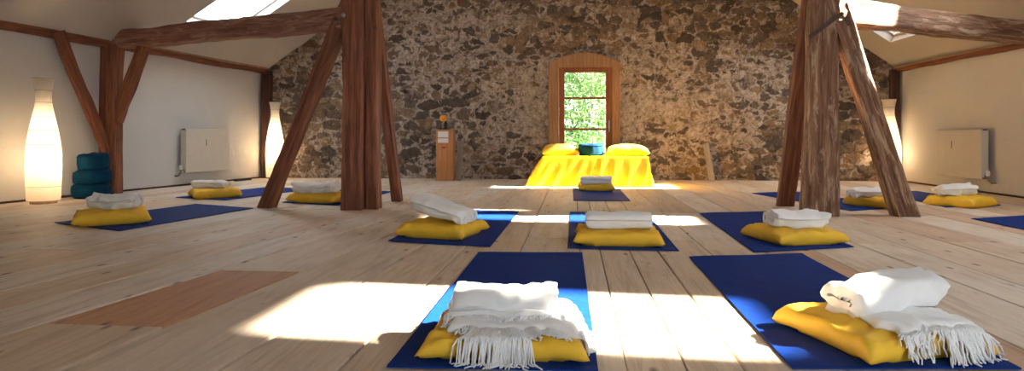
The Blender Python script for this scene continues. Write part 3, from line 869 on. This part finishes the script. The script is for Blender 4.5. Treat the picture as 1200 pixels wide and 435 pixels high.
def fringe(root, sets, top):
    bm = bmesh.new()
    for edge, out, length, n, seed in sets:
        rnd = random.Random(seed)
        o = Vector((*out, 0)).normalized(); side = Vector((-o.y, o.x, 0))
        for i in range(n):
            t = min(1, max(0, (i+rnd.uniform(-.4, .4))/(n-1)))
            s = t*(len(edge)-1); k = min(len(edge)-2, int(s)); p = Vector(edge[k]).lerp(Vector(edge[k+1]), s-k) - o*.006
            l = length*rnd.uniform(.8, 1.1)*(1+.12*sin(i*.35+seed)); lean = .35*sin(i*.8+seed) + rnd.uniform(-.18, .18)
            pts = []; z = p.z
            for q in range(12):
                u = q/11
                pos = p + o*(l*u) + side*(lean*l*u*u + .003*sin(q*1.9+i*2))
                g = max(top(pos.x-o.x*d_, pos.y-o.y*d_) for d_ in (0, .005, .010, .015)) + .006
                z = max(g, p.z - l*1.2*u*u)
                pos.z = z + .002*rnd.random()
                pts.append(pos)
            tube(bm, pts, .0042*rnd.uniform(.8, 1.4), 5, .0020)
    bmesh.ops.transform(bm, matrix=root.matrix_world.inverted(), verts=bm.verts)
    finish(bm, 'fringe', M['towel'], root, True)['kind'] = 'stuff'

def rolled(root, x, y, z, rz, L, D, H, seed, tilt=(0, 0), **kw):
    o = link('rolled_fold', towel_mesh(L, D, H, seed, **kw), M['towel'], root)
    o.location = root.matrix_world.inverted() @ Vector((x, y, z)); o.rotation_euler = (tilt[0], tilt[1], rz - root.rotation_euler.z)

def blanket_a():
    r_ = empty('fringed_blanket', (-.215, 2.13, .085), 0, 'white fringed blanket folded square to the boards with two tiers of fringe in front', 'blanket', 'fringed blankets on the front pillows')
    bpy.context.view_layer.update()
    tp = top_of(PIL[27])
    f1, r1 = draped_fold('lower_fold', r_, -.185, 2.09, R(0), .42, .32, .018, 5, tp)
    f2, r2 = draped_fold('middle_fold', r_, -.205, 2.13, R(2), .40, .24, .018, 15, tp, .018)
    fringe(r_, [(f1[8:25], (0, -1), .125, 110, 3), (f1[24:38], (0, -1), .07, 60, 33), (f1[4:34], (.05, -1), .05, 50, 6), (f2[0:39], (0, -1), .055, 80, 8), (r1[0:32], (1, -.3), .045, 50, 9), (r2[2:30], (1, -.1), .03, 30, 19)], tp)
    rolled(r_, -.225, 2.11, .092, R(2), .335, .18, .094, 61, (0, R(-1)), slump=.014, turns=1.6)
blanket_a()
def blanket_b():
    r_ = empty('fringed_blanket', (1.05, 2.22, .09), 0, 'thick rolled white blanket with a fringed flap on the pillow turned askew', 'blanket', 'fringed blankets on the front pillows')
    bpy.context.view_layer.update()
    tp = top_of(PIL[28])
    f1, r1 = draped_fold('lower_fold', r_, 1.055, 2.17, R(22), .33, .28, .018, 25, tp)
    fringe(r_, [(f1[16:34], (.25, -1), .085, 60, 13), (f1[0:18], (-.1, -1), .05, 44, 18), (r1[0:36], (1, -.25), .038, 80, 19), (f1[26:40], (.5, -1), .06, 34, 23)], tp)
    rolled(r_, 1.035, 2.25, .092, R(22), .36, .21, .128, 62, (0, R(-5)), slump=.012, turns=1.6)
blanket_b()

# ------------------------------------------------------------------ draped table with cushions
def draped_table():
    x0, x1, y0, y1, H = -.40, .985, 8.60, 9.42, .405
    bx0, bx1, by0, by1 = -.64, 1.045, 8.53, 9.46
    per, sd = [], []
    nf, nsd = 110, 50
    def rect(a0, a1, b0, b1):
        p = []
        for i in range(nf): p.append((a0+(a1-a0)*i/nf, b0))
        for i in range(nsd): p.append((a1, b0+(b1-b0)*i/nsd))
        for i in range(nf): p.append((a1-(a1-a0)*i/nf, b1))
        for i in range(nsd): p.append((a0, b1-(b1-b0)*i/nsd))
        return p
    T, B = rect(x0, x1, y0, y1), rect(bx0, bx1, by0, by1)
    nrm = [(0, -1)]*nf + [(1, 0)]*nsd + [(0, 1)]*nf + [(-1, 0)]*nsd
    n = len(T); vs, fs = [], []
    lv = [0, .03, .08, .16, .28, .42, .58, .74, .88, 1.0]
    cx, cy = (x0+x1)/2, (y0+y1)/2
    s = np.arange(n)*.045
    f1 = np.sin(s*6.1+1.3*np.sin(s*1.7))*.5+np.sin(s*11.3+2*np.sin(s*2.3))*.35
    f2 = vnoise(s*3.1, s*0, 3)-.5
    for li, t in enumerate(lv):
        for k in range(n):
            e = t**.8
            bow = .10*sin(pi*t)*(1 if k < nf else .4)
            # slanting pulls that fan out towards the far corner
            ff = f1[k]*(.015+.012*t)*t + f2[k]*.05*t + .010*sin(s[k]*9+t*5)*t
            X = T[k][0] + (B[k][0]-T[k][0])*e; Y = T[k][1] + (B[k][1]-T[k][1])*e
            X += nrm[k][0]*(ff*1.0); Y += nrm[k][1]*(ff*1.0)
            if k < nf: 
                u = k/nf; X += .03*sin(t*2.4+u*9)*t
            z = H*(1-t)
            if li == 0: X = cx+(X-cx)*.985; Y = cy+(Y-cy)*.985
            if li == 1: z = H*.985
            if t == 1: z = .003 + .012*abs(f1[k])
            vs.append((X, Y, z))
    for l in range(len(lv)-1):
        for k in range(n): fs.append((l*n+k, l*n+(k+1) % n, (l+1)*n+(k+1) % n, (l+1)*n+k))
    # top
    c0 = len(vs); vs.append((cx, cy, H))
    for k in range(n): fs.append((c0, (k+1) % n, k))
    for i in range(len(vs)):
        pass
    me = mesh('tablecloth', [(a-cx, b-cy, c) for a, b, c in vs], fs, True); me.set_sharp_from_angle(angle=math.radians(55))
    o = link('tablecloth', me, M['satin']); o.location = (cx, cy, 0)
    tag(o, 'bright yellow satin cloth draped to the floor over the low table under the window', 'tablecloth')
draped_table()
pillow(-.185, 8.95, R(4), .52, .46, .155, 51, 'yellow cushion with a pointed corner on the draped table, nearer the plywood box', z=.405, cat='cushion', group='yellow cushions on the draped table')
pillow(.735, 8.95, R(-3), .60, .48, .15, 52, 'wide yellow cushion on the draped table, on the side of the leaning grey board', z=.405, cat='cushion', group='yellow cushions on the draped table')

def zafu(name, r, h, x, y, z, label, group=None, seed=1, sq=(1, 1), tilt=(0, 0)):
    root = empty(name, (x, y, z), 0, label, 'cushion', group); root.rotation_euler = (tilt[0], tilt[1], seed*.7)
    n = 48; prof = []
    for i in range(13):
        a = -pi/2 + pi*i/12
        prof.append((r*.82 + r*.18*cos(a), h/2 + h/2*np.sign(sin(a))*abs(sin(a))**.8*.98))
    prof = [(0.001, 0.0), (r*.6, 0.0)] + prof + [(r*.6, h*1.015), (r*.15, h*.985), (.001, h*.97)]
    vs, fs = [], []
    for j, (pr, pz) in enumerate(prof):
        for k in range(n):
            a = 2*pi*k/n
            q = 1 + .012*sin(k*2*pi/n*12)*(1 if 3 < j < 14 else .3) + (vnoise(np.array([k*.3]), np.array([j*.35]), seed)[0]-.5)*.05
            vs.append((pr*cos(a)*q*sq[0], pr*sin(a)*q*sq[1], max(0, pz*(1+(vnoise(np.array([k*.18]), np.array([1.]), seed+4)[0]-.5)*.12))))
    for j in range(len(prof)-1):
        for k in range(n): fs.append((j*n+k, j*n+(k+1) % n, (j+1)*n+(k+1) % n, (j+1)*n+k))
    fs.append(tuple(range(n))[::-1]); fs.append(tuple((len(prof)-1)*n+k for k in range(n)))
    link('cushion_body', mesh('cushion_body', vs, fs, True), M['teal'], root)
    for zz in (h*.16, h*.84):
        bm = bmesh.new()
        ring = [(r*.975*cos(2*pi*k/n)*sq[0], r*.975*sin(2*pi*k/n)*sq[1], zz) for k in range(n)]
        tube(bm, ring+[ring[0]], .006, 6)
        finish(bm, 'piping', M['teal'], root, True)
    return root
zafu('meditation_cushion', .172, .165, .238, 8.86, .405, 'round blue cushion between the two yellow cushions on the draped table', None, 3)
G3 = 'blue cushions stacked against the wall post'
zafu('meditation_cushion', .185, .150, -5.24, 6.52, 0.0, 'blue cushion at the bottom of the stack beside the wall post', G3, 5, (1.02, .95), (0, 0))
zafu('meditation_cushion', .182, .150, -5.235, 6.53, .150, 'blue cushion in the middle of the stack beside the wall post', G3, 6, (1, .92), (0, R(1)))
zafu('meditation_cushion', .165, .185, -5.225, 6.54, .300, 'blue cushion on top of the stack, leaning towards the slanting wall brace', G3, 7, (1, .9), (R(3), R(2)))

# ------------------------------------------------------------------ lamps
def lamp(x, y, s, label, power):
    root = empty('floor_lamp', (x, y, 0), 0, label, 'lamp', 'bottle-shaped paper floor lamps')
    base = [(.188, .03), (.192, .12), (.198, .26), (.200, .38), (.198, .50), (.186, .62), (.160, .74), (.128, .86), (.102, .96), (.090, 1.04), (.092, 1.11), (.104, 1.18), (.124, 1.25)]
    prof = []
    for (r0, z0), (r1, z1) in zip(base, base[1:]):
        for k in range(4): prof.append((r0+(r1-r0)*k/4, z0+(z1-z0)*k/4))
    prof.append(base[-1])
    bm = bmesh.new(); n = 40
    rings = [[bm.verts.new((r*s[0]*cos(2*pi*k/n), r*s[0]*sin(2*pi*k/n), z*s[1])) for k in range(n)] for r, z in prof]
    for a, b in zip(rings, rings[1:]):
        for k in range(n): bm.faces.new((a[k], a[(k+1) % n], b[(k+1) % n], b[k]))
    shd = finish(bm, 'lamp_shade', M['shade'], root, True)
    # wire hoops
    for z in [.03, .17, .31, .45, .59, .73, .87, 1.01, 1.13, 1.25]:
        r = np.interp(z, [b[1] for b in base], [b[0] for b in base])*s[0]
        ring = [((r+.001)*cos(2*pi*k/n), (r+.001)*sin(2*pi*k/n), z*s[1]) for k in range(n+1)]
        bm = bmesh.new(); tube(bm, ring, .0022, 5)
        finish(bm, 'wire_hoop', M['trim'], shd, True)
    bm = bmesh.new(); lathe(bm, [(.15*s[0], 0), (.15*s[0], .02), (.14*s[0], .028), (.012, .03), (.012, .28), (.02, .285), (.02, .33)], 24)
    finish(bm, 'lamp_base', M['trim'], root, True, 40)
    bm = bmesh.new(); bmesh.ops.create_uvsphere(bm, u_segments=16, v_segments=10, radius=.035)
    b = finish(bm, 'bulb', M['bulb'], root, True); b.location = (0, 0, .37*s[1])
    for z, f in ((.42, .85), (.80, .22)):
        ld = bpy.data.lights.new('lamp_light', 'POINT'); ld.energy = power*f; ld.color = (1, .76, .48); ld.shadow_soft_size = .05
        lo = bpy.data.objects.new('lamp_light', ld); C.objects.link(lo); lo.parent = root; lo.location = (0.0, .045 if z < .5 else 0, z*s[1])
lamp(-5.28, 5.93, (.76, 1), 'large lit bottle-shaped paper lamp standing near the stacked blue cushions', 4.8)
lamp(-4.70, 9.72, (.70, .97), 'lit paper lamp in the stone wall corner, half behind the reddish-brown brace', 6)
lamp(4.60, 9.86, (.80, .97), 'lit paper lamp in the stone wall corner beyond the gnarled brace', 5)

# ------------------------------------------------------------------ radiators
def radiator(a, b, z0, z1, label, valve_end, mark_t):
    a = Vector((*a, 0)); b = Vector((*b, 0)); L = (b-a).length; ang = math.atan2(b.y-a.y, b.x-a.x)
    root = empty('radiator', (a.x, a.y, z0), ang, label, 'radiator', 'panel radiators on the knee walls')
    H = z1-z0
    # local x along the wall, local y = sgn*depth into the room
    n = Vector((-(b.y-a.y), b.x-a.x, 0)); sg = 1 if n.dot(Vector((-.1, 5, 0))-a) > 0 else -1
    def Y(d0, d1): return (min(sg*d0, sg*d1), max(sg*d0, sg*d1))
    bm = bmesh.new(); bx(bm, 0, L, *Y(.115, .135), 0, H, .008); bx(bm, 0, L, *Y(.045, .06), 0.01, H-.01, .004)
    finish(bm, 'front_panel', M['radiator'], root)
    bm = bmesh.new()
    for x in (0, L-.012): bx(bm, x, x+.012, *Y(.048, .118), .03, H-.02)
    for k in range(int(L/.06)): bx(bm, .03+k*.06, .034+k*.06, *Y(.062, .114), .03, H-.03)
    finish(bm, 'side_cover', M['radiator'], root)
    bm = bmesh.new(); bx(bm, .012, L-.012, *Y(.056, .116), H-.012, H-.004)
    for k in range(int(L/.03)): bx(bm, .016+k*.03, .030+k*.03, *Y(.058, .114), H-.004, H)
    finish(bm, 'top_grille', M['rad_dark'], root)
    bm = bmesh.new(); bx(bm, L*mark_t-.006, L*mark_t+.006, *Y(.134, .138), H*.60, H*.76, .001)
    finish(bm, 'label_strip', M['rad_dark'], root)
    for x in (.12, L-.12):
        bm = bmesh.new(); bx(bm, x-.012, x+.012, *Y(0, .05), -.0, H*.9); finish(bm, 'wall_bracket', M['rad_dark'], root)
    e = -.045 if valve_end == 0 else L+.045
    i = .01 if valve_end == 0 else L-.01
    bm = bmesh.new(); tube(bm, [(i, sg*.09, .04), (e, sg*.09, .04), (e, sg*.09, -.0), (e, sg*.05, -.04), (e, sg*.0, -.04)], .011)
    finish(bm, 'pipe', M['steel'], root, True)
    bm = bmesh.new(); lathe(bm, [(.016, 0), (.024, .01), (.024, .05), (.018, .062)], 14)
    v = finish(bm, 'valve', M['white_plastic'], root, True, 40); v.location = (e, sg*.09, .04); v.rotation_euler = (0, 0, 0)
    bm = bmesh.new(); o_ = L+.02 if valve_end == 0 else -.02; i2 = L-.01 if valve_end == 0 else .01
    tube(bm, [(i2, sg*.09, .04), (o_, sg*.09, .04)], .012)
    finish(bm, 'end_plug', M['steel'], root, True)
radiator((lwx(8.15)+.002, 8.15), (lwx(9.0)+.002, 9.0), .18, .775, 'white panel radiator on the wall beyond the reddish-brown wall post', 0, .45)
radiator((4.848, 7.92), (4.848, 8.86), .17, .755, 'white panel radiator on the wall beyond the gnarled brace', 0, .62)

# ------------------------------------------------------------------ small things by the stone wall
def box_stand():
    root = empty('plywood_box', (-1.935, 9.60, 0), 0, 'tall orange plywood box with two white paper labels against the stone wall', 'box')
    bm = bmesh.new(); bx(bm, -.128, .128, -.10, .12, 0, .775, .004); finish(bm, 'box_body', M['plywood'], root)
    for z0, z1 in ((.655, .745), (.575, .640)):
        bm = bmesh.new(); bx(bm, -.10, .06, -.1025, -.1005, z0, z1); finish(bm, 'paper_label', M['paper_label'], root)
    bm = bmesh.new(); bx(bm, -.04, .02, -.105, -.1, .50, .515, .001); bx(bm, -.03, .01, -.105, -.1, .49, .5, .001); finish(bm, 'red_mark', M['red'], root)
box_stand()
def ornament():
    root = empty('ornament', (-1.935, 9.60, .776), 0, 'small dark ornament with an orange top standing on the plywood box', 'ornament')
    bm = bmesh.new(); lathe(bm, [(.035, 0), (.040, .01), (.022, .03), (.026, .07), (.030, .09), (.014, .115), (.010, .13)], 20); bx(bm, -.105, -.03, -.03, .03, 0, .022, .006)
    finish(bm, 'ornament_base', M['black'], root, True, 40)
    bm = bmesh.new(); lathe(bm, [(.005, .12), (.035, .128), (.052, .15), (.054, .18), (.042, .205), (.015, .22), (.002, .222)], 20, (-.035, 0, 0))
    finish(bm, 'ornament_top', M['orange'], root, True)
    bm = bmesh.new(); tube(bm, [(.0, 0, .11), (.02, 0, .17), (.01, 0, .235), (-.03, 0, .245), (-.06, .0, .225)], .006, 6)
    finish(bm, 'wire_loop', M['steel'], root, True)
ornament()
def board(p0, p1, w, t, m, label, seed, side=(1, 0, 0)):
    timber('wooden_board', p0, p1, w, t, m, label, 'board', side=side, seed=seed, rough=.002, wob=.004, round_=.05)
board((-1.74, 9.62, 0), (-1.76, 9.92, .60), .085, .025, M['greyboard'], 'grey-brown board leaning on the stone wall beside the plywood box', 30)
board((2.075, 9.86, 0), (2.005, 9.99, .56), .085, .025, M['greyboard'], 'grey board leaning alone against the stone wall', 31)
bm = bmesh.new(); tube(bm, [(-1.80, 9.93, 3.3), (-1.80, 9.935, 3.0), (-1.795, 9.94, 2.76)], .02, 8)
tag(finish(bm, 'hanging_strap', M['red'], None, True), 'narrow red strap hanging high on the stone wall', 'strap')
bm = bmesh.new()
tube(bm, [(-5.30, 6.12, .008), (-5.38, 6.2, .006), (-5.44, 6.30, .006), (-5.50, 6.42, .03), (-5.48, 6.6, .01), (-5.46, 6.8, .006)], .004, 6)
tag(finish(bm, 'power_cable', M['black'], None, True), 'thin black cable on the floor behind the large lit lamp', 'cable')
bm = bmesh.new(); bx(bm, -.17, .17, -.03, .03, 0, .035, .008)
o = finish(bm, 'power_strip', M['black']); o.location = (-4.98, 9.25, .001); o.rotation_euler[2] = R(80)
tag(o, 'small black power strip on the floor by the wall beyond the radiator', 'power strip')
bm = bmesh.new(); bmesh.ops.create_icosphere(bm, subdivisions=3, radius=.07)
for v in bm.verts:
    k = 1+.18*(vnoise(np.array([v.co.x*30+5]), np.array([v.co.y*30+v.co.z*20+5]), 6)[0]-.5)
    v.co = Vector((v.co.x*1.1*k, v.co.y*.8*k, max(-.03, v.co.z*.6*k)))
o = finish(bm, 'dark_stone', M['iron'], None, True); o.location = (-.93, 9.90, .032)
tag(o, 'small dark lump of stone at the foot of the stone wall beside the draped table', 'stone')

# ------------------------------------------------------------------ outside: trees seen through the gable window
def m_leaf(name, a_, b_):
    a = N(name); oi = a.noise(a.coord(), 6, 3)
    c = a.ramp(oi, [(.3, a_), (.7, b_)])
    a.l(c, a.b.inputs['Base Color']); a.b.inputs['Roughness'].default_value = .6
    t = a.n('BsdfTranslucent'); a.l(c, t.inputs['Color'])
    mx = a.n('MixShader'); mx.inputs[0].default_value = .4
    a.l(a.b.outputs[0], mx.inputs[1]); a.l(t.outputs[0], mx.inputs[2]); a.l(mx.outputs[0], a.out.inputs['Surface'])
    return a.m
M['leaf1'] = m_leaf('leaf_fresh', (.035, .085, .012), (.11, .20, .035))
M['leaf2'] = m_leaf('leaf_deep', (.02, .05, .012), (.07, .13, .03))
M['bark'] = m_timber('tree_bark', (.14, .12, .10), (.26, .23, .20), (.42, .38, .34))
M['grass'] = m_plain('grass_ground', (.12, .18, .05), .9, 4, .3)
GZ = -3.2
bm = bmesh.new(); bmesh.ops.create_grid(bm, x_segments=30, y_segments=30, size=30)
for v in bm.verts: v.co.z = .8*(vnoise(np.array([v.co.x*.2+40]), np.array([v.co.y*.2+40]), 2)[0]) + max(0, v.co.y+5)*.10
o = finish(bm, 'ground_outside', M['grass'], None, True); o.location = (0, 41, GZ); tag(o, kind='structure')
def tree(x, y, hgt, tr, cr, ncl, nl, lm, label, seed):
    rnd = random.Random(seed)
    root = empty('tree', (x, y, GZ+.3+max(0, y-36)*.1), 0, label, 'tree', 'trees outside the gable window')
    bm = bmesh.new()
    lean = rnd.uniform(-.3, .3)
    tube(bm, [(lean*t*t, .1*sin(t*5), hgt*t) for t in [k/8 for k in range(9)]], tr, 10, tr*.35)
    for k in range(9):
        z = hgt*rnd.uniform(.35, .9); a = rnd.uniform(0, 2*pi); l = cr*rnd.uniform(.5, .9)
        t = z/hgt; p = Vector((lean*t*t, 0, z))
        tube(bm, [p, p+Vector((cos(a)*l*.5, sin(a)*l*.5, l*.25)), p+Vector((cos(a)*l, sin(a)*l, l*.6))], tr*.28, 6, tr*.08)
    finish(bm, 'trunk', M['bark'], root, True)
    vs, fs = [], []
    for c in range(ncl):
        z = hgt*rnd.uniform(.22, 1.02); a = rnd.uniform(0, 2*pi); rr = cr*math.sqrt(rnd.random())*(1.1-.5*z/hgt)
        c0 = Vector((cos(a)*rr, sin(a)*rr, z)); cl = rnd.uniform(.25, .55)
        for l in range(nl):
            d = Vector((rnd.gauss(0, 1), rnd.gauss(0, 1), rnd.gauss(0, .6)))*cl*.55; p = c0+d
            u = Vector((rnd.gauss(0, 1), rnd.gauss(0, 1), rnd.gauss(0, 1))).normalized(); w = u.orthogonal().normalized()
            s = rnd.uniform(.04, .085); q = u.cross(w)*s*.25
            n0 = len(vs)
            vs += [p-u*s, p+w*s*.5+q, p+u*s, p-w*s*.5+q]
            fs.append((n0, n0+1, n0+2)); fs.append((n0, n0+2, n0+3))
    me = bpy.data.meshes.new('foliage'); me.from_pydata([tuple(v) for v in vs], [], fs)
    link('foliage', me, M[lm], root)
tree(.55, 17.0, 7.5, .09, 1.1, 90, 60, 'leaf1', 'slender pale-trunked tree showing through the middle of the window', 3)
tree(-.9, 18.5, 8.0, .13, 1.6, 200, 60, 'leaf2', 'leafy tree showing through the handle-free side of the window', 4)
tree(1.7, 20.0, 8.5, .12, 1.7, 210, 60, 'leaf1', 'leafy tree showing through the handle side of the window', 5)
tree(.25, 25.0, 9.5, .15, 2.3, 260, 60, 'leaf2', 'deep green tree standing far behind the pale trunk outside the window', 6)

# ------------------------------------------------------------------ light
W = bpy.data.worlds.new('World'); S.world = W; W.use_nodes = True
nt = W.node_tree; bg = nt.nodes['Background']
bg.inputs['Color'].default_value = (.86, .93, 1.0, 1); bg.inputs['Strength'].default_value = 6.0
sun = bpy.data.lights.new('sun', 'SUN'); sun.energy = 62; sun.angle = R(2.2); sun.color = (1, .91, .76)
so = bpy.data.objects.new('sun', sun); C.objects.link(so)
so.rotation_euler = Vector((-1.5, -.12, -1)).to_track_quat('-Z', 'Y').to_euler(); so.location = (12, 8, 9)
def portal(P, nrm, sx, sy):
    l = bpy.data.lights.new('portal', 'AREA'); l.shape = 'RECTANGLE'; l.size = sx; l.size_y = sy; l.cycles.is_portal = True
    o = bpy.data.objects.new('portal', l); C.objects.link(o); o.location = P
    return o
for sd in (1, -1):
    for h in HOLES[sd]:
        a, b, c = roofpt(sd, h[0], h[2], .19), roofpt(sd, h[1], h[2], .19), roofpt(sd, h[0], h[3], .19)
        d = roofpt(sd, h[1], h[3], .19)
        ctr = (a+b+c+d)/4; ux = (b-a).normalized(); n = ux.cross((c-a)).normalized()
        if n.z < 0: n = -n
        uy = n.cross(ux).normalized()
        o = portal(ctr, n, (b-a).length, (c-a).length)
        o.rotation_euler = Matrix((ux, uy, n)).transposed().to_euler()
for x, w_ in ((2.4, 2.8),):
    o = portal((x, Y0-.03, 1.3), None, w_, 1.9); o.rotation_euler = Vector((0, 1, 0)).to_track_quat('-Z', 'Z').to_euler()

# ------------------------------------------------------------------ camera and view
cam = bpy.data.cameras.new('camera'); co = bpy.data.objects.new('camera', cam); C.objects.link(co)
cam.sensor_fit = 'HORIZONTAL'; cam.sensor_width = 36; cam.lens = 36*750/1200
cam.shift_y = -57.5/1200; cam.clip_start = .05; cam.clip_end = 200
co.location = (0, 0, .67); co.rotation_euler = (pi/2, 0, math.atan(72/750))
S.camera = co
S.view_settings.view_transform = 'Standard'; S.view_settings.look = 'None'
S.view_settings.gamma = 1; S.view_settings.use_curve_mapping = False
S.view_settings.exposure = 0.95
